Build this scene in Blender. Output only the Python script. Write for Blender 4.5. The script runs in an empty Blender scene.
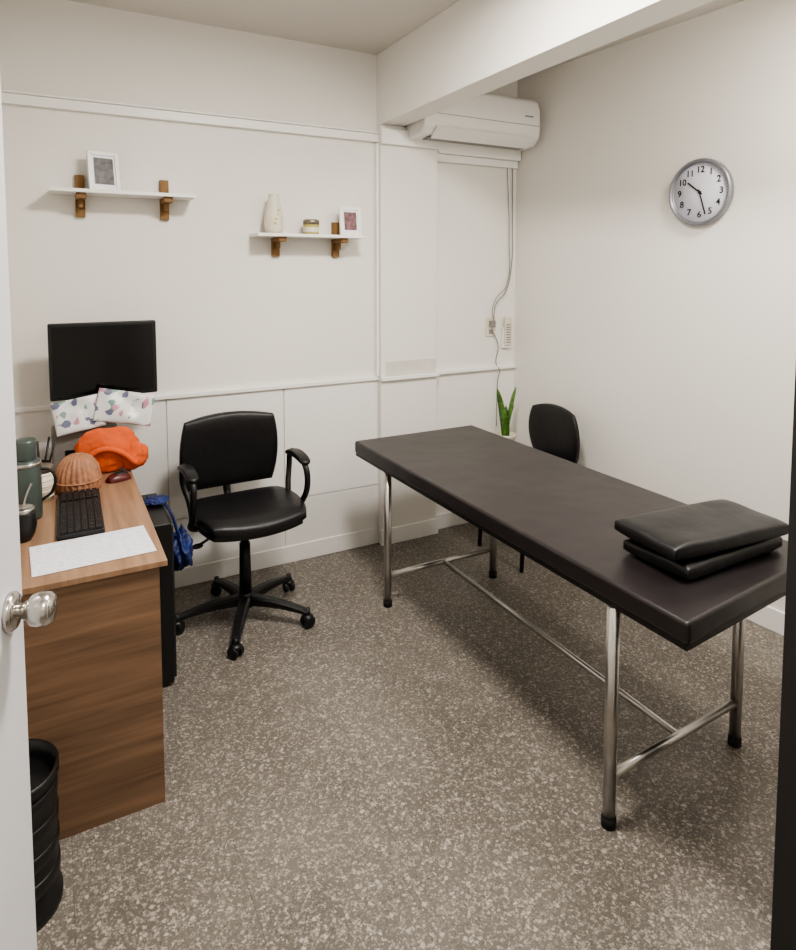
import bpy, bmesh, math, random
from mathutils import Vector, Matrix, noise
random.seed(3)
S=bpy.context.scene
COL=S.collection
# ------------------------------------------------------------ materials
def newmat(name):
    m=bpy.data.materials.new(name); m.use_nodes=True
    nt=m.node_tree; b=nt.nodes['Principled BSDF']
    return m,nt,b
def L(c):
    return tuple(((x/255)/12.92 if x/255<=0.04045 else ((x/255+0.055)/1.055)**2.4) for x in c)+(1,)
def mat(name,c,rough=.5,metal=0,var=.06,vs=6,bump=0,bs=40,spec=.5,coat=0,emit=0,stretch=(1,1,1),trans=0,det=3,dist=0):
    m,nt,b=newmat(name); c=L(c)
    tc=nt.nodes.new('ShaderNodeTexCoord'); mp=nt.nodes.new('ShaderNodeMapping'); mp.inputs['Scale'].default_value=stretch
    nt.links.new(tc.outputs['Object'],mp.inputs['Vector'])
    n=nt.nodes.new('ShaderNodeTexNoise'); n.inputs['Scale'].default_value=vs; n.inputs['Detail'].default_value=det; n.inputs['Distortion'].default_value=dist
    nt.links.new(mp.outputs[0],n.inputs['Vector'])
    r=nt.nodes.new('ShaderNodeValToRGB')
    r.color_ramp.elements[0].position=.3; r.color_ramp.elements[1].position=.7
    r.color_ramp.elements[0].color=tuple(x*(1-var) for x in c[:3])+(1,)
    r.color_ramp.elements[1].color=tuple(min(1,x*(1+var)) for x in c[:3])+(1,)
    nt.links.new(n.outputs['Fac'],r.inputs['Fac']); nt.links.new(r.outputs[0],b.inputs['Base Color'])
    b.inputs['Roughness'].default_value=rough; b.inputs['Metallic'].default_value=metal
    b.inputs['Specular IOR Level'].default_value=spec
    b.inputs['Coat Weight'].default_value=coat
    if trans: b.inputs['Transmission Weight'].default_value=trans
    if emit:
        b.inputs['Emission Color'].default_value=c; b.inputs['Emission Strength'].default_value=emit
    if bump:
        n2=nt.nodes.new('ShaderNodeTexNoise'); n2.inputs['Scale'].default_value=bs; n2.inputs['Detail'].default_value=2
        nt.links.new(mp.outputs[0],n2.inputs['Vector'])
        bp=nt.nodes.new('ShaderNodeBump'); bp.inputs['Strength'].default_value=bump; bp.inputs['Distance'].default_value=.01
        nt.links.new(n2.outputs['Fac'],bp.inputs['Height']); nt.links.new(bp.outputs[0],b.inputs['Normal'])
    return m
M={}
M['wall']=mat('wall_paint',(230,227,221),.6,var=.015,vs=1.5,det=1,spec=.3)
M['ceil']=mat('ceiling_paint',(214,210,203),.8,var=.015,vs=1.5,det=1,spec=.2)
M['panel']=mat('wainscot_paint',(236,234,230),.45,var=.015,vs=2,det=1)
M['trim']=mat('trim_paint',(238,236,232),.4,var=.015,vs=3,det=1)
M['patch']=mat('plaster_patch',(208,204,197),.8,var=.05,vs=14,det=3)
M['door']=mat('door_paint',(212,212,215),.35,var=.02,vs=3,det=1)
M['steel']=mat('brushed_steel',(190,187,182),.30,metal=1,var=.08,vs=30)
M['knob']=mat('knob_steel',(200,196,190),.2,metal=1,var=.04,vs=30)
M['vinyl']=mat('bed_vinyl',(35,30,31),.36,var=.12,vs=3,bump=.7,bs=4)
M['vinylb']=mat('pillow_vinyl',(20,19,21),.40,var=.15,vs=8,bump=.3,bs=14)
M['seat']=mat('seat_leatherette',(17,16,18),.45,var=.15,vs=12,bump=.2,bs=25)
M['plas']=mat('black_plastic',(15,15,16),.42,var=.1,vs=20)
M['rub']=mat('rubber',(12,12,12),.8)
M['screen']=mat('screen_glass',(5,5,6),.15,var=.05)
M['white']=mat('white_plastic',(232,230,226),.35,var=.01)
M['shelf']=mat('shelf_white',(238,236,232),.4,var=.01)
M['grey']=mat('grey_plastic',(130,128,125),.5)
M['bracket']=mat('bracket_wood',(124,92,50),.6,var=.25,vs=12,stretch=(4,4,1))
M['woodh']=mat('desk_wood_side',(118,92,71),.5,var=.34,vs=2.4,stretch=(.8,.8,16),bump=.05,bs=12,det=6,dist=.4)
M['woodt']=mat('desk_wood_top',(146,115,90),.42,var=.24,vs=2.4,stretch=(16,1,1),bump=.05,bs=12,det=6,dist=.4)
M['orange']=mat('orange_fabric',(205,92,48),.9,var=.12,vs=10,bump=.3,bs=50)
M['wick']=mat('wicker',(160,114,86),.65,var=.25,vs=30,bump=.4,bs=80)
M['blue']=mat('blue_bag',(26,42,96),.55,var=.4,vs=14,bump=.3,bs=30)
M['thermo']=mat('thermos_green',(78,88,84),.38,metal=.3)
M['cream']=mat('cream_ceramic',(216,208,190),.4)
M['vase']=mat('vase_ceramic',(216,208,192),.5,var=.05,vs=20)
M['candle']=mat('candle_wax',(180,168,100),.5)
M['lid']=mat('lid_metal',(140,132,116),.4,metal=.8)
M['photo']=mat('photo_print',(70,66,64),.4,var=.9,vs=40)
M['photo2']=mat('photo_print_b',(110,70,72),.4,var=.8,vs=45)
M['red']=mat('red_plastic',(80,22,20),.35)
M['cab']=mat('cabinet_dark',(34,32,32),.6)
M['leaf']=mat('leaf_green',(84,124,52),.45,var=.5,vs=14,stretch=(1,1,4))
M['cface']=mat('clock_face',(226,226,238),.35,var=.01)
M['crim']=mat('clock_rim',(150,151,158),.35,metal=.7)
M['cream2']=mat('box_card',(120,116,112),.6)
M['lamp']=mat('lamp_diffuser',(255,246,234),.5,emit=6)
M['key']=mat('key_caps',(26,26,28),.5)
def terrazzo():
    m,nt,b=newmat('terrazzo'); N=nt.nodes; K=nt.links.new
    tc=N.new('ShaderNodeTexCoord')
    def math_(op,a,bb=None,c=None):
        n=N.new('ShaderNodeMath'); n.operation=op
        for i,x in enumerate((a,bb,c)):
            if x is None: continue
            if isinstance(x,(int,float)): n.inputs[i].default_value=x
            else: K(x,n.inputs[i])
        return n.outputs[0]
    base=N.new('ShaderNodeTexNoise'); base.inputs['Scale'].default_value=3; base.inputs['Detail'].default_value=4
    K(tc.outputs['Object'],base.inputs['Vector'])
    r=N.new('ShaderNodeValToRGB'); r.color_ramp.elements[0].position=.3; r.color_ramp.elements[1].position=.7
    r.color_ramp.elements[0].color=L((93,87,80)); r.color_ramp.elements[1].color=L((110,104,96)); K(base.outputs['Fac'],r.inputs['Fac'])
    prev=r.outputs[0]
    nz=N.new('ShaderNodeTexNoise'); nz.inputs['Scale'].default_value=120; nz.inputs['Detail'].default_value=1; K(tc.outputs['Object'],nz.inputs['Vector'])
    for sc,th,sel,fac,cols in ((230,.08,.45,.6,((152,145,136),(64,58,53))),(140,.10,.60,.65,((180,172,160),(132,123,114))),(92,.11,.84,.7,((190,182,170),(150,140,130)))):
        vm=N.new('ShaderNodeVectorMath'); vm.operation='MULTIPLY_ADD'; vm.inputs[1].default_value=(.7/sc,)*3
        K(nz.outputs['Color'],vm.inputs[0]); K(tc.outputs['Object'],vm.inputs[2])
        ve=N.new('ShaderNodeTexVoronoi'); ve.feature='DISTANCE_TO_EDGE'; ve.inputs['Scale'].default_value=sc; K(vm.outputs[0],ve.inputs['Vector'])
        vc=N.new('ShaderNodeTexVoronoi'); vc.inputs['Scale'].default_value=sc; K(vm.outputs[0],vc.inputs['Vector'])
        sep=N.new('ShaderNodeSeparateColor'); K(vc.outputs['Color'],sep.inputs[0])
        m1=math_('GREATER_THAN',ve.outputs['Distance'],th)
        m2=math_('GREATER_THAN',sep.outputs[0],sel)
        mk=math_('MULTIPLY',m1,m2)
        cm=N.new('ShaderNodeMix'); cm.data_type='RGBA'; K(sep.outputs[1],cm.inputs[0]); cm.inputs[6].default_value=L(cols[0]); cm.inputs[7].default_value=L(cols[1])
        mx=N.new('ShaderNodeMix'); mx.data_type='RGBA'; K(math_('MULTIPLY',mk,fac),mx.inputs[0]); K(prev,mx.inputs[6]); K(cm.outputs[2],mx.inputs[7])
        prev=mx.outputs[2]
    sp=N.new('ShaderNodeSeparateXYZ'); K(tc.outputs['Object'],sp.inputs[0])
    def joint(o,off,per):
        a=math_('ADD',o,off); a=math_('PINGPONG',a,per/2); return math_('LESS_THAN',a,.0015)
    j=math_('MAXIMUM',joint(sp.outputs[0],10.15,.4),joint(sp.outputs[1],10.09,.4))
    mx=N.new('ShaderNodeMix'); mx.data_type='RGBA'; K(math_('MULTIPLY',j,.28),mx.inputs[0]); K(prev,mx.inputs[6]); mx.inputs[7].default_value=L((50,45,42))
    K(mx.outputs[2],b.inputs['Base Color'])
    b.inputs['Roughness'].default_value=.40; b.inputs['Specular IOR Level'].default_value=.4
    return m
M['floor']=terrazzo()
def spots():
    m,nt,b=newmat('printed_bag'); N=nt.nodes; K=nt.links.new
    tc=N.new('ShaderNodeTexCoord'); v=N.new('ShaderNodeTexVoronoi'); v.inputs['Scale'].default_value=42; K(tc.outputs['Object'],v.inputs['Vector'])
    r=N.new('ShaderNodeValToRGB'); r.color_ramp.interpolation='CONSTANT'
    e=r.color_ramp.elements; e[0].color=L((206,206,204)); e[1].color=L((200,202,202)); e[1].position=.9
    for p,c in ((.40,(184,134,148)),(.48,(208,208,208)),(.64,(112,142,134)),(.72,(204,204,206)),(.84,(96,100,124))):
        x=e.new(p); x.color=L(c)
    s=N.new('ShaderNodeSeparateColor'); K(v.outputs['Color'],s.inputs[0]); K(s.outputs[0],r.inputs['Fac'])
    K(r.outputs[0],b.inputs['Base Color']); b.inputs['Roughness'].default_value=.35
    return m
M['bag']=spots()
def papermat():
    m,nt,b=newmat('printed_paper'); N=nt.nodes; K=nt.links.new
    tc=N.new('ShaderNodeTexCoord'); w=N.new('ShaderNodeTexWave'); w.bands_direction='Y'; w.inputs['Scale'].default_value=26; K(tc.outputs['Object'],w.inputs['Vector'])
    n=N.new('ShaderNodeTexNoise'); n.inputs['Scale'].default_value=60; K(tc.outputs['Object'],n.inputs['Vector'])
    a=N.new('ShaderNodeMath'); a.operation='MULTIPLY'; K(w.outputs['Fac'],a.inputs[0]); K(n.outputs['Fac'],a.inputs[1])
    r=N.new('ShaderNodeValToRGB'); r.color_ramp.elements[0].position=.42; r.color_ramp.elements[1].position=.52
    r.color_ramp.elements[0].color=L((228,228,236)); r.color_ramp.elements[1].color=L((186,186,196)); K(a.outputs[0],r.inputs['Fac'])
    K(r.outputs[0],b.inputs['Base Color']); b.inputs['Roughness'].default_value=.6
    return m
M['paper']=papermat()
# ------------------------------------------------------------ helpers
def grp(name,loc=(0,0,0),rz=0,rx=0):
    e=bpy.data.objects.new(name,None); COL.objects.link(e); e.empty_display_size=.05
    e.location=loc; e.rotation_euler=(rx,0,rz); return e
def mk(name,bm,m,par=None,smooth=False,loc=(0,0,0),rot=(0,0,0)):
    me=bpy.data.meshes.new(name); bmesh.ops.recalc_face_normals(bm,faces=bm.faces[:]); bm.to_mesh(me); bm.free()
    me.materials.append(M[m] if isinstance(m,str) else m)
    if smooth:
        for p in me.polygons: p.use_smooth=True
    o=bpy.data.objects.new(name,me); COL.objects.link(o); o.location=loc; o.rotation_euler=rot
    if par: o.parent=par
    return o
def bev(o,w,seg=3):
    if w:
        b=o.modifiers.new('b','BEVEL'); b.width=w; b.segments=seg; b.limit_method='ANGLE'
        for p in o.data.polygons: p.use_smooth=True
        b.harden_normals=True
    return o
def box(name,a,b,m,par=None,bw=0,rot=(0,0,0),seg=2):
    c=[(a[i]+b[i])/2 for i in range(3)]; s=[abs(b[i]-a[i]) for i in range(3)]
    bm=bmesh.new(); bmesh.ops.create_cube(bm,size=1); bmesh.ops.scale(bm,vec=s,verts=bm.verts)
    return bev(mk(name,bm,m,par,loc=c,rot=rot),bw,seg)
def prism(name,poly,z0,z1,m,par=None,bw=0,seg=3):
    bm=bmesh.new(); lo=[bm.verts.new((x,y,z0)) for x,y in poly]; hi=[bm.verts.new((x,y,z1)) for x,y in poly]
    n=len(poly); bm.faces.new(lo); bm.faces.new(hi)
    for i in range(n): bm.faces.new((lo[i],lo[(i+1)%n],hi[(i+1)%n],hi[i]))
    return bev(mk(name,bm,m,par),bw,seg)
def cyl(name,p1,p2,r,m,par=None,r2=None,seg=24,bw=0):
    p1=Vector(p1);p2=Vector(p2);d=p2-p1
    bm=bmesh.new(); bmesh.ops.create_cone(bm,cap_ends=True,segments=seg,radius1=r,radius2=r if r2 is None else r2,depth=d.length)
    o=mk(name,bm,m,par,loc=(p1+p2)/2); o.rotation_euler=d.to_track_quat('Z','Y').to_euler()
    for p in o.data.polygons: p.use_smooth=len(p.vertices)==4
    if bw: bev(o,bw)
    return o
def lathe(name,prof,m,par=None,loc=(0,0,0),rot=(0,0,0),seg=40,ribs=0,ra=0):
    bm=bmesh.new(); rings=[]
    for r,z in prof:
        ring=[]
        for i in range(seg):
            t=2*math.pi*i/seg; rr=r*(1+ra*math.cos(ribs*t)) if ribs else r
            ring.append(bm.verts.new((rr*math.cos(t),rr*math.sin(t),z)))
        rings.append(ring)
    for a,b in zip(rings,rings[1:]):
        for i in range(seg): bm.faces.new((a[i],a[(i+1)%seg],b[(i+1)%seg],b[i]))
    bm.faces.new(rings[0]); bm.faces.new(rings[-1])
    o=mk(name,bm,m,par,True,loc,rot); return o
def tube(name,pts,r,m,par=None,cyc=False,res=8,smooth=True):
    cu=bpy.data.curves.new(name,'CURVE'); cu.dimensions='3D'; cu.bevel_depth=r; cu.bevel_resolution=4; cu.resolution_u=res; cu.use_fill_caps=True
    if smooth:
        sp=cu.splines.new('BEZIER'); sp.bezier_points.add(len(pts)-1)
        for bp,p in zip(sp.bezier_points,pts): bp.co=p; bp.handle_left_type=bp.handle_right_type='AUTO'
    else:
        sp=cu.splines.new('POLY'); sp.points.add(len(pts)-1)
        for bp,p in zip(sp.points,pts): bp.co=(*p,1)
    sp.use_cyclic_u=cyc
    t=bpy.data.objects.new('tmp',cu); COL.objects.link(t); bpy.context.view_layer.update()
    me=bpy.data.meshes.new_from_object(t.evaluated_get(bpy.context.evaluated_depsgraph_get())); bpy.data.objects.remove(t)
    me.materials.clear(); me.materials.append(M[m])
    for p in me.polygons: p.use_smooth=True
    o=bpy.data.objects.new(name,me); COL.objects.link(o)
    if par: o.parent=par
    return o
def puff(name,sx,sy,h,m,par=None,loc=(0,0,0),rot=(0,0,0),e=6,k=.3,edge=.15,n=28,fn=None,nz=0,ns=6,seed=0):
    bm=bmesh.new(); T=[];B=[]
    for i in range(n+1):
        tr=[];br=[]
        for j in range(n+1):
            u=-1+2*i/n; v=-1+2*j/n
            u=math.copysign(1-(1-abs(u))**1.5,u); v=math.copysign(1-(1-abs(v))**1.5,v)
            t=(max(0,(1-abs(u)**e))*max(0,(1-abs(v)**e)))**.5; t=edge+(1-edge)*t
            x=sx*u*math.sqrt(1-k*v*v/2); y=sy*v*math.sqrt(1-k*u*u/2)
            d=nz*noise.noise(Vector((x*ns+seed,y*ns,seed))) if nz else 0
            d2=nz*noise.noise(Vector((x*ns+seed,y*ns,seed+5))) if nz else 0
            pt=Vector((x,y,t*h+d*t)); pb=Vector((x,y,-t*h+d2*t*.3))
            if fn: pt=fn(pt); pb=fn(pb)
            tr.append(bm.verts.new(pt)); br.append(bm.verts.new(pb))
        T.append(tr);B.append(br)
    for i in range(n):
        for j in range(n):
            bm.faces.new((T[i][j],T[i+1][j],T[i+1][j+1],T[i][j+1])); bm.faces.new((B[i][j],B[i][j+1],B[i+1][j+1],B[i+1][j]))
    for i in range(n):
        for j in (0,n):
            bm.faces.new((T[i][j],B[i][j],B[i+1][j],T[i+1][j])); bm.faces.new((T[j][i],T[j][i+1],B[j][i+1],B[j][i]))
    return mk(name,bm,m,par,True,loc,rot)
def blob(name,s,m,par=None,loc=(0,0,0),rot=(0,0,0),nz=.25,ns=3,seed=0,flat=None,fine=.4):
    bm=bmesh.new(); bmesh.ops.create_icosphere(bm,subdivisions=5,radius=1)
    for v in bm.verts:
        c=v.co.copy(); d=1+nz*noise.noise(c*ns+Vector((seed,seed,0)))+nz*fine*noise.noise(c*ns*3+Vector((seed,0,3)))
        d+=nz*.35*abs(noise.noise(c*ns*1.7+Vector((9,seed,0))))
        v.co=Vector((c.x*s[0],c.y*s[1],c.z*s[2]))*d
        if flat is not None and v.co.z<flat: v.co.z=flat
    return mk(name,bm,m,par,True,loc,rot)
# ------------------------------------------------------------ room
YB=3.31; CZ=2.80; XL=-.36
def XR(y): return 2.64+.0875*(YB-y)
box('floor',(-.6,-1.4,-.1),(3.3,3.5,0),'floor')
box('ceiling',(-.6,-1.4,CZ),(3.3,3.5,CZ+.1),'ceil')
box('wall_back',(-.5,YB,0),(2.78,YB+.12,CZ),'wall')
box('wall_left',(XL-.12,-1.3,0),(XL,YB,CZ),'wall')
prism('wall_right',[(XR(YB),YB),(XR(.30),.30),(XR(.30)+.12,.30),(XR(YB)+.12,YB)],0,CZ,'wall')
g=grp('wall_front')
box('pier_l',(XL,.30,0),(-.30,.42,CZ),'wall',g); box('pier_r',(.90,.30,0),(XR(.42),.42,CZ),'wall',g); box('header',(-.30,.30,2.06),(.90,.42,CZ),'wall',g)
box('wall_hallway',(XL,-1.32,0),(3.0,-1.2,CZ),'wall')
box('wall_hallway_side',(2.9,-1.2,0),(3.02,.30,CZ),'wall')
g=grp('trim_wainscot')
for i,(a,b) in enumerate(((XL,.477),(.483,1.077),(1.083,1.645))):
    box(f'panel_hi_{i}',(a,YB-.009,.3525),(b,YB,.97),'panel',g,.002)
    box(f'panel_lo_{i}',(a,YB-.009,.09),(b,YB,.3475),'panel',g,.002)
PX0,PX1=1.645,2.02; PY=YB-.05
box('wall_pilaster',(PX0,PY,0),(PX1,YB,2.41),'wall',bw=.004)
g=grp('trim_pilaster_patch')
box('patch_upper',(PX0+.03,PY-.002,.99),(PX1-.01,PY,1.075),'patch',g,.001)
box('edge_batten',(PX0-.016,YB-.03,.99),(PX0,YB,2.31),'trim',g,.002)
box('trim_beam',(1.645,.42,2.41),(1.79,YB,CZ),'wall',bw=.003)
def railset(name,z0,z1,t):
    g=grp(name)
    box('rail_l',(XL,YB-t,z0),(PX0,YB,z1),'trim',g,.004)
    box('rail_p',(PX0-.006,PY-t,z0),(PX1+.006,PY,z1),'trim',g,.004)
    box('rail_r',(PX1,YB-t,z0),(XR(YB),YB,z1),'trim',g,.004)
railset('trim_chair_rail',.966,.989,.024)
railset('baseboard_back',0,.095,.016)
g=grp('trim_upper'); box('cornice',(XL,YB-.028,2.315),(PX0,YB,2.36),'trim',g,.004)
box('cornice_cap',(XL,YB-.04,2.36),(PX0,YB,2.37),'trim',g,.003)
g=grp('trim_header'); box('band_p',(PX0-.005,PY-.03,2.30),(PX1,PY,2.385),'trim',g,.004)
box('band_r',(PX1,YB-.06,2.285),(XR(YB)-.01,YB,2.355),'trim',g,.004); box('band_r2',(PX1,YB-.03,2.24),(XR(YB)-.01,YB,2.285),'trim',g,.004)
prism('baseboard_right',[(XR(YB),YB-.015),(XR(.43),.43),(XR(.43)-.014,.43),(XR(YB)-.014,YB-.015)],0,.10,'trim',bw=.002)
box('baseboard_left',(XL,.43,0),(XL+.014,YB-.02,.085),'trim')
tube('trim_conduit',[(PX1+.012,YB-.012,.99),(PX1+.012,YB-.012,2.24)],.008,'trim',smooth=False)
# ------------------------------------------------------------ door
hx,hy=-.29,.45; ex,ey=-.059,1.226
ang=math.atan2(ey-hy,ex-hx); W=math.hypot(ex-hx,ey-hy)
g=grp('door_1',(hx,hy,0),ang)
box('leaf',(0,0,.01),(W,.038,2.03),'door',g,.003)
KZ=1.055
for s,y0 in ((-1,0),(1,.038)):
    rx=math.pi/2*(1 if s<0 else -1)
    lathe('rosette',[(.001,0),(.031,0),(.031,.006),(.026,.012),(.001,.012)],'knob',g,(W-.06,y0,KZ),(rx,0,0))
    lathe('handle_knob',[(.001,0),(.013,0),(.012,.02),(.016,.028),(.024,.034),(.027,.045),(.026,.058),(.020,.066),(.001,.068)],'knob',g,(W-.06,y0,KZ),(rx,0,0))
box('latch',(W-.001,.01,KZ-.04),(W+.002,.028,KZ+.04),'steel',g)
for z in (.25,1.0,1.8): cyl('hinge',(0,-.004,z),(0,-.004,z+.09),.007,'steel',g)
g=grp('trim_door_frame'); box('jamb_l',(-.30,.29,0),(-.285,.43,2.06),'trim',g); box('jamb_r',(.885,.29,0),(.90,.43,2.06),'trim',g); box('head',(-.285,.29,2.045),(.885,.43,2.06),'trim',g)
# ------------------------------------------------------------ desk
DX0,DX1,DY0,DY1,DZ=-.34,.265,1.95,3.2,.75
g=grp('desk')
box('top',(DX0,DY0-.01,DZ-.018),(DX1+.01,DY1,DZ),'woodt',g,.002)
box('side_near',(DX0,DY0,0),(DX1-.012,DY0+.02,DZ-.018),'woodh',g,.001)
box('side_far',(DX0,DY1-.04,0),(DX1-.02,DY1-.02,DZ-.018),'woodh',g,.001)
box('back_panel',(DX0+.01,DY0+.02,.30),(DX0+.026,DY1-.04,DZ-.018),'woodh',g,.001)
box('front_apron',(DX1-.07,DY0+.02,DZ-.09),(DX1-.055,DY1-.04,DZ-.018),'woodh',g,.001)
g=grp('computer_tower')
box('case',(.19,2.50,.015),(.37,2.88,.645),'plas',g,.006); box('front_bezel',(.37,2.51,.03),(.38,2.87,.63),'cab',g,.003)
for x in (.20,.33):
    for y in (2.53,2.82): box('foot',(x,y,0),(x+.02,y+.03,.015),'rub',g)
box('drive_bay',(.38,2.55,.54),(.383,2.83,.58),'plas',g,.001); cyl('power_button',(.379,2.69,.48),(.384,2.69,.48),.01,'steel',g)
g=grp('plastic_bag')
blob('bag_body',(.042,.08,.08),'blue',g,(.44,2.73,.435),nz=.4,ns=2,seed=4,fine=.2)
tube('handle_a',[(.435,2.71,.49),(.405,2.72,.60),(.377,2.73,.648)],.005,'blue',g); tube('handle_b',[(.435,2.76,.49),(.405,2.76,.60),(.377,2.76,.648)],.005,'blue',g)
blob('bag_fold',(.045,.05,.010),'blue',g,(.35,2.745,.658),nz=.3,seed=8)
# monitor riser + monitor
g=grp('printer_box'); box('body',(-.02,3.015,DZ),(.24,3.19,DZ+.17),'cream2',g,.012); box('slot',(.03,3.012,DZ+.06),(.20,3.016,DZ+.09),'plas',g)
g=grp('computer_monitor',(.197,3.10,0),math.radians(2))
box('bezel',(-.217,-.016,1.042),(.217,.016,1.372),'plas',g,.006)
box('screen',(-.201,-.0175,1.063),(.201,-.015,1.356),'screen',g)
box('rear_housing',(-.13,.016,1.09),(.13,.05,1.32),'plas',g,.015)
box('neck',(-.08,.02,DZ+.18),(-.02,.045,1.12),'plas',g,.004)
lathe('stand_base',[(.001,0),(.05,0),(.048,.008),(.03,.014),(.001,.015)],'plas',g,(-.05,.033,DZ+.171))
box('logo_strip',(-.03,-.0178,1.05),(.03,-.016,1.056),'grey',g)
g=grp('printed_shopping_bag')
puff('bag_left',.095,.07,.012,'bag',g,(.085,3.005,.99),(math.radians(74),math.radians(-8),math.radians(4)),nz=.022,ns=16,seed=1,k=0,edge=.1)
puff('bag_right',.115,.07,.012,'bag',g,(.265,2.995,1.005),(math.radians(74),math.radians(12),math.radians(-4)),nz=.022,ns=14,seed=7,k=0,edge=.1)
# orange cloth
g=grp('orange_towel')
blob('bundle',(.125,.05,.095),'orange',g,(.19,2.925,DZ+.098),nz=.22,ns=1.5,seed=2,fine=.15,flat=-.097)
blob('roll_end',(.06,.045,.06),'orange',g,(.285,2.915,DZ+.061),nz=.2,ns=1.6,seed=6,flat=-.06,fine=.15)
tube('fold_ridge',[(.08,2.88,.80),(.15,2.869,.86),(.22,2.868,.85),(.29,2.868,.79)],.012,'orange',g)
# wicker dome
g=grp('wicker_dome_lamp',(.068,2.75,DZ))
prof=[(.001,0),(.05,0),(.055,.012)]+[(.08*math.cos(a)**.8+.001,.035+.105*math.sin(a)) for a in [i*math.pi/2/14 for i in range(-3,15)] if math.cos(a)>0]
lathe('dome',prof,'wick',g,seg=144,ribs=24,ra=.035)
tube('band',[(.081*math.cos(t),.081*math.sin(t),.04) for t in [i*math.pi/6 for i in range(12)]],.004,'wick',g,cyc=True)
# keyboard
g=grp('keyboard',(.062,2.45,DZ),math.radians(89))
box('base',(-.215,-.07,0),(.215,.07,.018),'plas',g,.005)
bm=bmesh.new()
for r in range(6):
    for c in range(20):
        if c==14: continue
        mt=Matrix.Translation((-.20+c*.0208+.002,-.053+r*.0205,.0215))@Matrix.Diagonal((.0175,.0165,.007,1))
        bmesh.ops.create_cube(bm,size=1,matrix=mt)
mk('keys',bm,'key',g)
g=grp('computer_mouse',(.215,2.79,DZ),math.radians(20))
puff('shell',.05,.03,.03,'red',g,(0,0,.001),e=2.4,k=.7,edge=.05,fn=lambda p:Vector((p.x,p.y,max(p.z,0))))
puff('top_cover',.032,.018,.012,'plas',g,(.006,0,.022),e=2.4,k=.7,edge=.05)
g=grp('paper_sheet',(.085,2.12,DZ+.001),math.radians(3))
puff('sheet',.165,.112,.0008,'paper',g,(0,0,.001),e=40,k=0,edge=1)
# thermos etc
g=grp('thermos',(-.095,2.50,DZ))
lathe('body',[(.001,0),(.043,0),(.045,.01),(.045,.19),(.04,.205),(.001,.206)],'thermo',g)
lathe('cap',[(.03,.2),(.032,.21),(.034,.265),(.03,.275),(.001,.277)],'thermo',g); tube('handle',[(.044,-.01,.17),(.075,-.015,.16),(.077,-.015,.09),(.044,-.01,.06)],.005,'plas',g)
lathe('ring',[(.0455,.185),(.0465,.188),(.0465,.194),(.0455,.197)],'steel',g)
g=grp('mate_gourd',(-.105,2.30,DZ))
lathe('gourd',[(.001,0),(.025,0),(.036,.02),(.042,.05),(.038,.085),(.034,.1),(.03,.1),(.028,.08),(.001,.075)],'plas',g)
lathe('rim',[(.034,.092),(.037,.094),(.037,.104),(.033,.106),(.030,.1)],'steel',g)
tube('straw',[(0,0,.08),(.015,.005,.14),(.03,.01,.175)],.003,'steel',g)
g=grp('yerba_canister',(-.055,2.68,DZ))
lathe('can',[(.001,0),(.04,0),(.04,.11),(.001,.111)],'cream',g); lathe('can_lid',[(.041,.108),(.042,.125),(.038,.13),(.001,.131)],'lid',g)
for i in range(5): lathe('band',[(.0402,.015+i*.02),(.0412,.018+i*.02),(.0402,.021+i*.02)],'cream',g)
g=grp('pen_holder',(-.065,2.84,DZ))
lathe('cup',[(.001,0),(.035,0),(.037,.1),(.033,.1),(.032,.01),(.001,.01)],'plas',g)
for i,(dx,dy) in enumerate(((.05,.0),(.03,.03),(-.02,.02),(.0,-.03))): cyl(f'pen_{i}',(dx*.2,dy*.2,.012),(dx*1.3,dy,.19),.004,['plas','plas','red','plas'][i],g)
# trash bin
g=grp('waste_bin',(-.135,1.79,0))
lathe('bin',[(.001,0),(.112,0),(.112,.02),(.104,.03),(.106,.33),(.113,.335),(.113,.36),(.106,.36),(.100,.33),(.098,.02),(.001,.02)],'plas',g,seg=120)
for z in (.09,.16,.23,.30): lathe('hoop',[(.104,z-.02),(.1085,z-.015),(.1085,z+.015),(.104,z+.02)],'plas',g,seg=60)
# ------------------------------------------------------------ office chair
g=grp('office_chair',(.74,2.85,0),math.radians(2))
lathe('hub',[(.001,.06),(.032,.06),(.036,.075),(.034,.12),(.026,.13),(.001,.13)],'plas',g)
for i,a in enumerate((247,319,31,103,175)):
    a=math.radians(a-2); c,s=math.cos(a),math.sin(a)
    bm=bmesh.new(); sec=[]
    for t in [k/8 for k in range(9)]:
        r=.02+t*.285; w=.027*(1-t)+.016*t; zt=.118*(1-t)+.078*t+.01*math.sin(t*math.pi); h=.042*(1-t)+.02*t
        sec.append([bm.verts.new((r,y,z)) for y,z in ((-w,zt-h),(w,zt-h),(w,zt-.008),(w*.6,zt),(-w*.6,zt),(-w,zt-.008))])
    for A,B in zip(sec,sec[1:]):
        for k in range(6): bm.faces.new((A[k],A[(k+1)%6],B[(k+1)%6],B[k]))
    bm.faces.new(sec[0]); bm.faces.new(sec[-1])
    mk(f'star_arm_{i}',bm,'plas',g,rot=(0,0,a))
    cx,cy=c*.30,s*.30
    cyl(f'caster_stem_{i}',(cx,cy,.045),(cx,cy,.085),.012,'plas',g)
    sw=a+1.0; nx,ny=-math.sin(sw),math.cos(sw)
    for q in (-1,1):
        cyl(f'caster_{i}_{q}',(cx+nx*q*.006,cy+ny*q*.006,.026),(cx+nx*q*.026,cy+ny*q*.026,.026),.026,'plas',g,bw=.004)
    blob(f'caster_hood_{i}',(.026,.026,.016),'plas',g,(cx,cy,.045),nz=0)
cyl('gas_lift_cover',(0,0,.12),(0,0,.36),.028,'plas',g,r2=.024); cyl('gas_lift',(0,0,.36),(0,0,.43),.018,'plas',g)
box('mechanism',(-.08,-.13,.425),(.08,.11,.46),'plas',g,.01)
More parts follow.
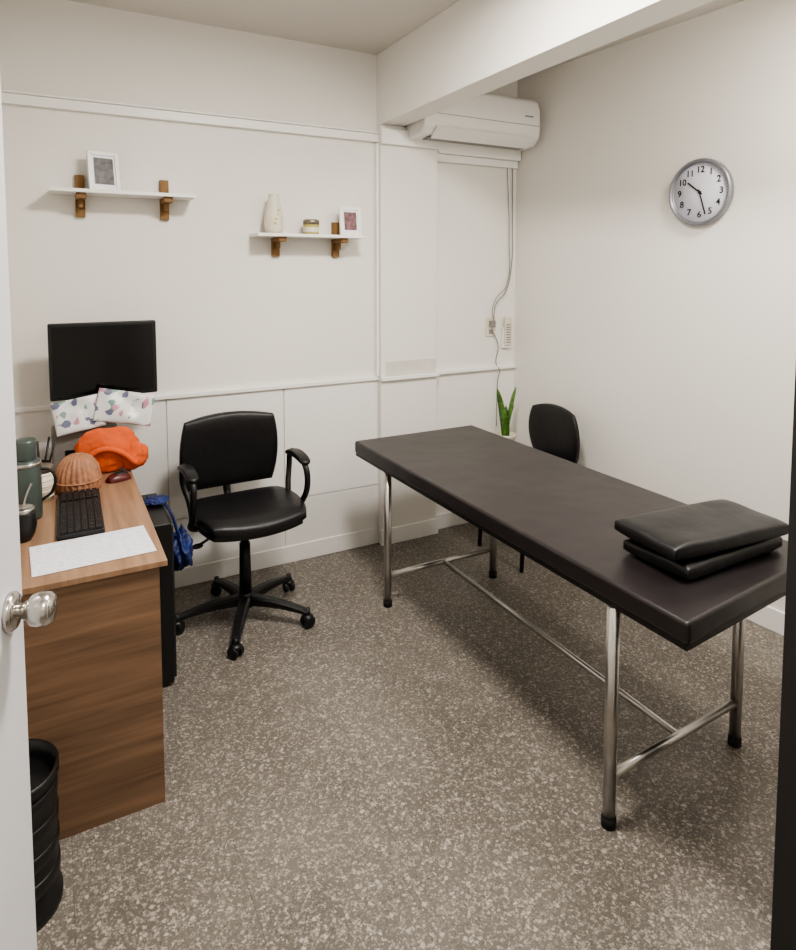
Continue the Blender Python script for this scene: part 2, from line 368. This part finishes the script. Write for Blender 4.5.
tube('tilt_lever',[(-.06,-.03,.44),(-.15,-.04,.435),(-.21,-.04,.41)],.006,'plas',g); blob('lever_grip',(.025,.01,.012),'plas',g,(-.22,-.04,.405),nz=0)
puff('seat',.24,.22,.036,'seat',g,(.01,-.03,.515),e=5,k=.55,edge=.35,fn=lambda p:Vector((p.x,p.y,p.z-(.02*max(0,(-p.y-.12)/.12)**2 if p.y<-.12 else 0)+.25*p.x*p.x)))
puff('seat_shell',.23,.21,.016,'plas',g,(.005,-.03,.479),e=8,k=.55,edge=.5,fn=lambda p:Vector((p.x,p.y,p.z+.25*p.x*p.x)))
puff('backrest',.232,.182,.032,'seat',g,(-.01,.225,.742),(math.radians(97),0,0),e=5,k=.36,edge=.35,fn=lambda p:Vector((p.x,p.y,p.z+.9*p.x*p.x)))
puff('backrest_shell',.222,.172,.02,'plas',g,(-.01,.25,.737),(math.radians(97),0,0),e=8,k=.36,edge=.4,fn=lambda p:Vector((p.x,p.y,p.z+.9*p.x*p.x)))
tube('back_bar',[(0,.06,.44),(0,.22,.45),(0,.285,.53),(0,.285,.70)],.018,'plas',g)
for s in (-1,1):
    x=.25*s
    tube('arm_loop',[(s*.17,.0,.465),(s*.235,-.02,.48),(x,-.085,.54),(x+.004*s,-.135,.63),(x,-.12,.71),(x,-.03,.735),(x,.07,.725),(x,.085,.66),(x-.02*s,.05,.57),(s*.225,.02,.49)],.0135,'plas',g)
    puff('arm_pad',.027,.115,.014,'plas',g,(x,-.025,.742),e=6,k=.5,edge=.3,fn=lambda p:Vector((p.x,p.y,p.z-1.4*p.y*p.y)))
# ------------------------------------------------------------ massage table
g=grp('massage_table')
def quad(i): # plan outline, inset by i
    return [(1.352+i,1.005+i),(2.065-i,1.075+i),(2.06-i,2.95-i),(1.335+i,2.95-i)]
prism('pad',quad(0),.670,.732,'vinyl',g,.012,4)
prism('base_board',quad(.006),.656,.671,'plas',g)
lx=(1.366,1.985); ly=(1.255,2.64)
for i,x in enumerate(lx):
    for j,y in enumerate(ly):
        yy=y+(.03 if (i==1 and j==0) else 0)
        cyl(f'leg_{i}{j}',(x,yy,.025),(x,yy,.657),.0185,'steel',g); cyl(f'foot_{i}{j}',(x,yy,0),(x,yy,.03),.021,'rub',g)
for j,y in enumerate(ly): cyl(f'cross_rail_{j}',(lx[0],y,.15),(lx[1],y+(.03 if j==0 else 0),.15),.0125,'steel',g)
cyl('long_rail',(1.68,ly[0]+.015,.15),(1.68,ly[1],.15),.0105,'steel',g)
for j,y in enumerate(ly): cyl(f'top_rail_{j}',(lx[0],y,.642),(lx[1],y+(.03 if j==0 else 0),.642),.0125,'steel',g)
puff('cushion',.225,.115,.026,'vinylb',None,(1.745,1.255,.759),(0,0,math.radians(1)),e=9,k=.04,edge=.5,nz=.006,ns=9,seed=2)
puff('cushion.001',.235,.12,.026,'vinylb',None,(1.733,1.255,.813),(0,0,math.radians(-5)),e=9,k=.04,edge=.5,nz=.006,ns=9,seed=8)
# ------------------------------------------------------------ visitor chair (facing -X)
g=grp('visitor_chair',(2.36,2.80,0))
puff('seat',.21,.215,.03,'seat',g,(-.02,0,.46),e=5,k=.4,edge=.35)
puff('backrest',.205,.17,.025,'seat',g,(.185,0,.655),(math.radians(94),0,math.radians(-90)),e=4,k=.65,edge=.35,fn=lambda p:Vector((p.x,p.y,p.z+.5*p.x*p.x)))
for y in (-.19,.19):
    cyl('leg_front',(-.21,y,0),(-.19,y,.435),.0115,'plas',g); cyl('leg_back',(.21,y,0),(.14,y,.435),.0115,'plas',g)
    cyl('side_rail',(-.19,y,.432),(.14,y,.432),.0115,'plas',g)
cyl('front_rail',(-.19,-.19,.432),(-.19,.19,.432),.0115,'plas',g); cyl('rear_rail',(.14,-.19,.432),(.14,.19,.432),.0115,'plas',g)
for y in (-.06,.06): tube('back_post',[(.12,y,.435),(.2,y,.45),(.215,y,.52),(.21,y,.66)],.01,'plas',g)
# plant
g=grp('side_stool',(2.46,3.17,0))
lathe('top',[(.001,.43),(.1,.43),(.1,.45),(.001,.45)],'white',g)
for i in range(3):
    a=i*2.094+.5; cyl(f'leg_{i}',(.085*math.cos(a),.085*math.sin(a),0),(.06*math.cos(a),.06*math.sin(a),.432),.009,'white',g)
g=grp('potted_snake_plant',(2.47,3.17,.45))
lathe('pot',[(.001,0),(.045,0),(.062,.11),(.066,.115),(.066,.13),(.058,.13),(.054,.11),(.001,.11)],'cream',g)
def leafm(i,a,lean,h,w):
    bm=bmesh.new(); P=[]
    for k in range(13):
        t=k/12; ww=w*(math.sin(math.pi*min(1,.25+.75*t))**.6)*(1 if t<.98 else .05)+.0008; r=.012+lean*t*t
        tw=a+t*.6
        c=Vector((r*math.cos(a),r*math.sin(a),.1+h*t)); d=Vector((-math.sin(tw),math.cos(tw),0)); nn=Vector((math.cos(tw),math.sin(tw),0))
        P.append([bm.verts.new(c-d*ww),bm.verts.new(c-nn*ww*.25),bm.verts.new(c+d*ww),bm.verts.new(c+nn*.002-nn*ww*.2)])
    for A,B in zip(P,P[1:]):
        for k in range(4): bm.faces.new((A[k],A[(k+1)%4],B[(k+1)%4],B[k]))
    mk(f'leaf_{i}',bm,'leaf',g,True)
for i,(a,l,h,w) in enumerate(((3.0,.05,.32,.03),(-.6,.05,.33,.032),(.9,.03,.20,.024),(4.2,.05,.16,.022),(5.4,.04,.22,.024))): leafm(i,a,l,h,w)
# ------------------------------------------------------------ shelves
def shelf(name,x0,x1,z,bx):
    g=grp(name)
    box('plank',(x0,YB-.16,z-.016),(x1,YB,z),'shelf',g,.002)
    for i,x in enumerate(bx):
        box(f'bracket_back_{i}',(x-.02,YB-.022,z-.115),(x+.02,YB-.0005,z-.016),'bracket',g,.002)
        box(f'bracket_back_top_{i}',(x-.02,YB-.022,z),(x+.02,YB-.0005,z+.075),'bracket',g,.002)
        box(f'bracket_arm_{i}',(x-.02,YB-.14,z-.04),(x+.02,YB-.022,z-.016),'bracket',g,.002)
        prism(f'brace_{i}',[(x-.008,YB-.022),(x+.008,YB-.022),(x+.008,YB-.07),(x-.008,YB-.07)],z-.075,z-.04,'bracket',g)
shelf('wall_shelf',.005,.618,1.955,(.13,.495))
shelf('wall_shelf.001',.91,1.49,1.785,(1.045,1.385))
def pframe(name,loc,rz,w,h,ph):
    g=grp(name,loc,rz,math.radians(-8)); b=.018
    box('frame_l',(-w/2,-.008,0),(-w/2+b,.008,h),'white',g,.002); box('frame_r',(w/2-b,-.008,0),(w/2,.008,h),'white',g,.002)
    box('frame_t',(-w/2+b,-.008,h-b),(w/2-b,.008,h),'white',g,.002); box('frame_b',(-w/2+b,-.008,0),(w/2-b,.008,b),'white',g,.002)
    box('mat_board',(-w/2+b,-.002,b),(w/2-b,.004,h-b),'cface',g)
    box('photograph',(-w/2+b*1.4,-.003,b*1.6),(w/2-b*1.4,-.0018,h-b*1.6),ph,g)
    box('easel_leg',(-.02,.008,.0),(.02,.012,h*.7),'white',g,rot=(math.radians(16),0,0)).location.y=.025
pframe('picture_frame',(.23,3.215,1.956),math.radians(14),.135,.178,'photo')
pframe('picture_frame.001',(1.435,3.20,1.786),math.radians(-4),.12,.155,'photo2')
g=grp('ceramic_vase',(1.015,3.225,1.785))
lathe('body',[(.001,0),(.036,0),(.046,.02),(.050,.05),(.045,.10),(.035,.15),(.026,.185),(.027,.2),(.021,.2),(.019,.185),(.001,.17)],'vase',g)
for k in range(4): blob(f'flower_relief_{k}',(.008,.003,.006),'candle',g,(-.008+.006*k,-.049+.003*k,.05+.022*k),nz=.1)
g=grp('candle_jar',(1.215,3.22,1.785))
lathe('jar',[(.001,0),(.034,0),(.041,.008),(.041,.052),(.001,.053)],'candle',g); lathe('jar_lid',[(.042,.052),(.043,.070),(.038,.078),(.001,.079)],'lid',g); lathe('label',[(.0412,.012),(.0418,.014),(.0418,.036),(.0412,.038)],'cream',g)
# ------------------------------------------------------------ AC
g=grp('air_conditioner')
ax0,ax1=1.81,2.61; pr=[(PY,2.345),(PY-.06,2.335),(PY-.16,2.345),(PY-.205,2.385),(PY-.215,2.45),(PY-.21,2.55),(PY-.19,2.60),(PY-.15,2.625),(PY,2.63)]
bm=bmesh.new(); A=[bm.verts.new((ax0,y,z)) for y,z in pr]; B=[bm.verts.new((ax1,y,z)) for y,z in pr]
bm.faces.new(A); bm.faces.new(B)
for i in range(len(pr)): bm.faces.new((A[i],A[(i+1)%len(pr)],B[(i+1)%len(pr)],B[i]))
bev(mk('casing',bm,'white',g),.012,4)
box('panel_seam',(ax0+.01,PY-.2165,2.452),(ax1-.01,PY-.213,2.455),'grey',g)
o=box('louver',(ax0+.06,-.045,-.004),(ax1-.06,.045,.004),'white',g,.003,rot=(math.radians(-38),0,0)); o.location=(2.22,PY-.185,2.358)
box('outlet_slot',(ax0+.06,PY-.15,2.331),(ax1-.06,PY-.08,2.342),'grey',g)
box('mount_plate',(PX1+.02,PY-.002,2.40),(ax1-.02,YB,2.58),'white',g)
box('logo',(ax1-.12,PY-.2165,2.50),(ax1-.06,PY-.2145,2.508),'grey',g)
g=grp('power_cable')
tube('drop',[(2.60,YB-.012,2.24),(2.605,YB-.012,1.9),(2.60,YB-.012,1.62),(2.55,YB-.02,1.46),(2.47,YB-.025,1.38),(2.45,YB-.03,1.27)],.003,'grey',g)
tube('drop_b',[(2.56,YB-.012,2.24),(2.58,YB-.012,1.8),(2.56,YB-.015,1.5),(2.47,YB-.03,1.42),(2.44,YB-.03,1.33),(2.47,YB-.03,1.26)],.0025,'grey',g)
tube('lower',[(2.46,YB-.02,1.2),(2.50,YB-.015,1.12),(2.49,YB-.012,.995),(2.50,YB-.028,.97),(2.50,YB-.015,.9),(2.49,YB-.018,.6)],.003,'grey',g)
g=grp('wall_outlet'); box('plate',(2.41,YB-.01,1.18),(2.485,YB,1.30),'cream',g,.004); box('plug',(2.43,YB-.035,1.24),(2.465,YB-.01,1.28),'grey',g,.004); box('socket',(2.43,YB-.012,1.195),(2.465,YB-.0095,1.225),'grey',g,.002)
g=grp('remote_control_holder'); box('holder',(2.53,YB-.022,1.10),(2.60,YB,1.23),'white',g,.004); box('remote',(2.54,YB-.035,1.12),(2.59,YB-.02,1.30),'cream',g,.005)
for k in range(8): box(f'button_{k}',(2.548,YB-.037,1.135+k*.016),(2.582,YB-.0345,1.142+k*.016),'grey',g)
# ------------------------------------------------------------ clock
cyw=2.045; g=grp('wall_clock',(XR(cyw)-.001,cyw,1.968),math.radians(-85))
R=.158
lathe('rim',[(R-.02,.0),(R-.004,0),(R,.012),(R,.03),(R-.006,.038),(R-.014,.036),(R-.018,.026),(R-.02,.02)],'crim',g,rot=(math.pi/2,0,0),seg=72)
lathe('back_plate',[(.001,0),(R-.01,0),(R-.01,.02),(.001,.0201)],'cface',g,rot=(math.pi/2,0,0),seg=72)
for h in range(1,13):
    a=math.radians(30*h); tc=bpy.data.curves.new('n','FONT'); tc.body=str(h); tc.size=.042; tc.align_x='CENTER'; tc.align_y='CENTER'; tc.extrude=.0004; tc.offset=.0008
    t=bpy.data.objects.new('t',tc); COL.objects.link(t); bpy.context.view_layer.update()
    me=bpy.data.meshes.new_from_object(t.evaluated_get(bpy.context.evaluated_depsgraph_get())); bpy.data.objects.remove(t)
    me.materials.clear(); me.materials.append(M['plas']); n=bpy.data.objects.new(f'numeral_{h}',me); COL.objects.link(n); n.parent=g
    n.location=(.106*math.sin(a),-.021,.106*math.cos(a)); n.rotation_euler=(math.pi/2,0,0)
bm=bmesh.new()
for k in range(60):
    a=math.radians(6*k); bmesh.ops.create_cube(bm,size=1,matrix=Matrix.Translation((.132*math.sin(a),-.0208,.132*math.cos(a)))@Matrix.Rotation(a,4,'Y')@Matrix.Diagonal((.0012,.0008,.004,1)))
mk('minute_ticks',bm,'plas',g)
def hand(nm,deg,ln,w,y):
    a=math.radians(deg); o=box(nm,(-w,-.0008,-ln/2),(w,.0008,ln/2),'plas',g,rot=(0,a,0)); r=ln/2-.015; o.location=(r*math.sin(a),y,r*math.cos(a))
hand('hour_hand',309,.095,.0035,-.0235); hand('minute_hand',163,.125,.003,-.0255); cyl('hub',(0,-.02,0),(0,-.028,0),.007,'plas',g)
# ------------------------------------------------------------ cabinet right foreground
g=grp('filing_cabinet')
box('carcass',(1.332,.44,.03),(1.78,.765,1.47),'cab',g,.004)
box('plinth',(1.345,.45,0),(1.77,.755,.03),'rub',g)
for k in range(4):
    z=.06+k*.345; box(f'drawer_{k}',(1.355,.765,z),(1.76,.777,z+.33),'cab',g,.003); box(f'handle_{k}',(1.48,.777,z+.24),(1.63,.79,z+.26),'steel',g,.003)
# ------------------------------------------------------------ lamps
def lamp(name,x,y,pw,sz=.30):
    g=grp(name,(x,y,CZ))
    lathe('canopy',[(.001,0),(sz*.55,0),(sz*.55,-.02),(.001,-.02)],'white',g)
    lathe('diffuser',[(.001,-.02),(sz*.5,-.02),(sz*.48,-.04),(sz*.3,-.05),(.001,-.053)],'lamp',g)
    ld=bpy.data.lights.new(name+'_bulb','AREA'); ld.shape='DISK'; ld.size=sz; ld.energy=pw; ld.color=(1,.953,.895)
    lo=bpy.data.objects.new('bulb',ld); COL.objects.link(lo); lo.parent=g; lo.location=(0,0,-.06)
lamp('ceiling_lamp',.95,1.5,62,.42)
lamp('fill_lamp_right',2.2,1.0,24,.42)  # added fill lamp, out of view, brightens the right wall beyond the beam
lamp('fill_lamp_hall',.5,-.55,20,.4)  # added fill light behind the camera, not a known hallway fixture
w=bpy.data.worlds.new('World'); S.world=w; w.use_nodes=True
w.node_tree.nodes['Background'].inputs[0].default_value=(1,.97,.93,1); w.node_tree.nodes['Background'].inputs[1].default_value=.2
try: S.view_settings.look='AgX - Medium High Contrast'
except Exception as e: print(e)
# ------------------------------------------------------------ camera
cd=bpy.data.cameras.new('camera'); cam=bpy.data.objects.new('camera',cd); COL.objects.link(cam); S.camera=cam
cam.location=(0,0,1.6); cam.rotation_euler=(math.radians(86),0,math.radians(-28.3))
cd.sensor_width=36; cd.sensor_fit='AUTO'; cd.lens=644*36/950; cd.shift_y=-160/950; cd.clip_start=.02
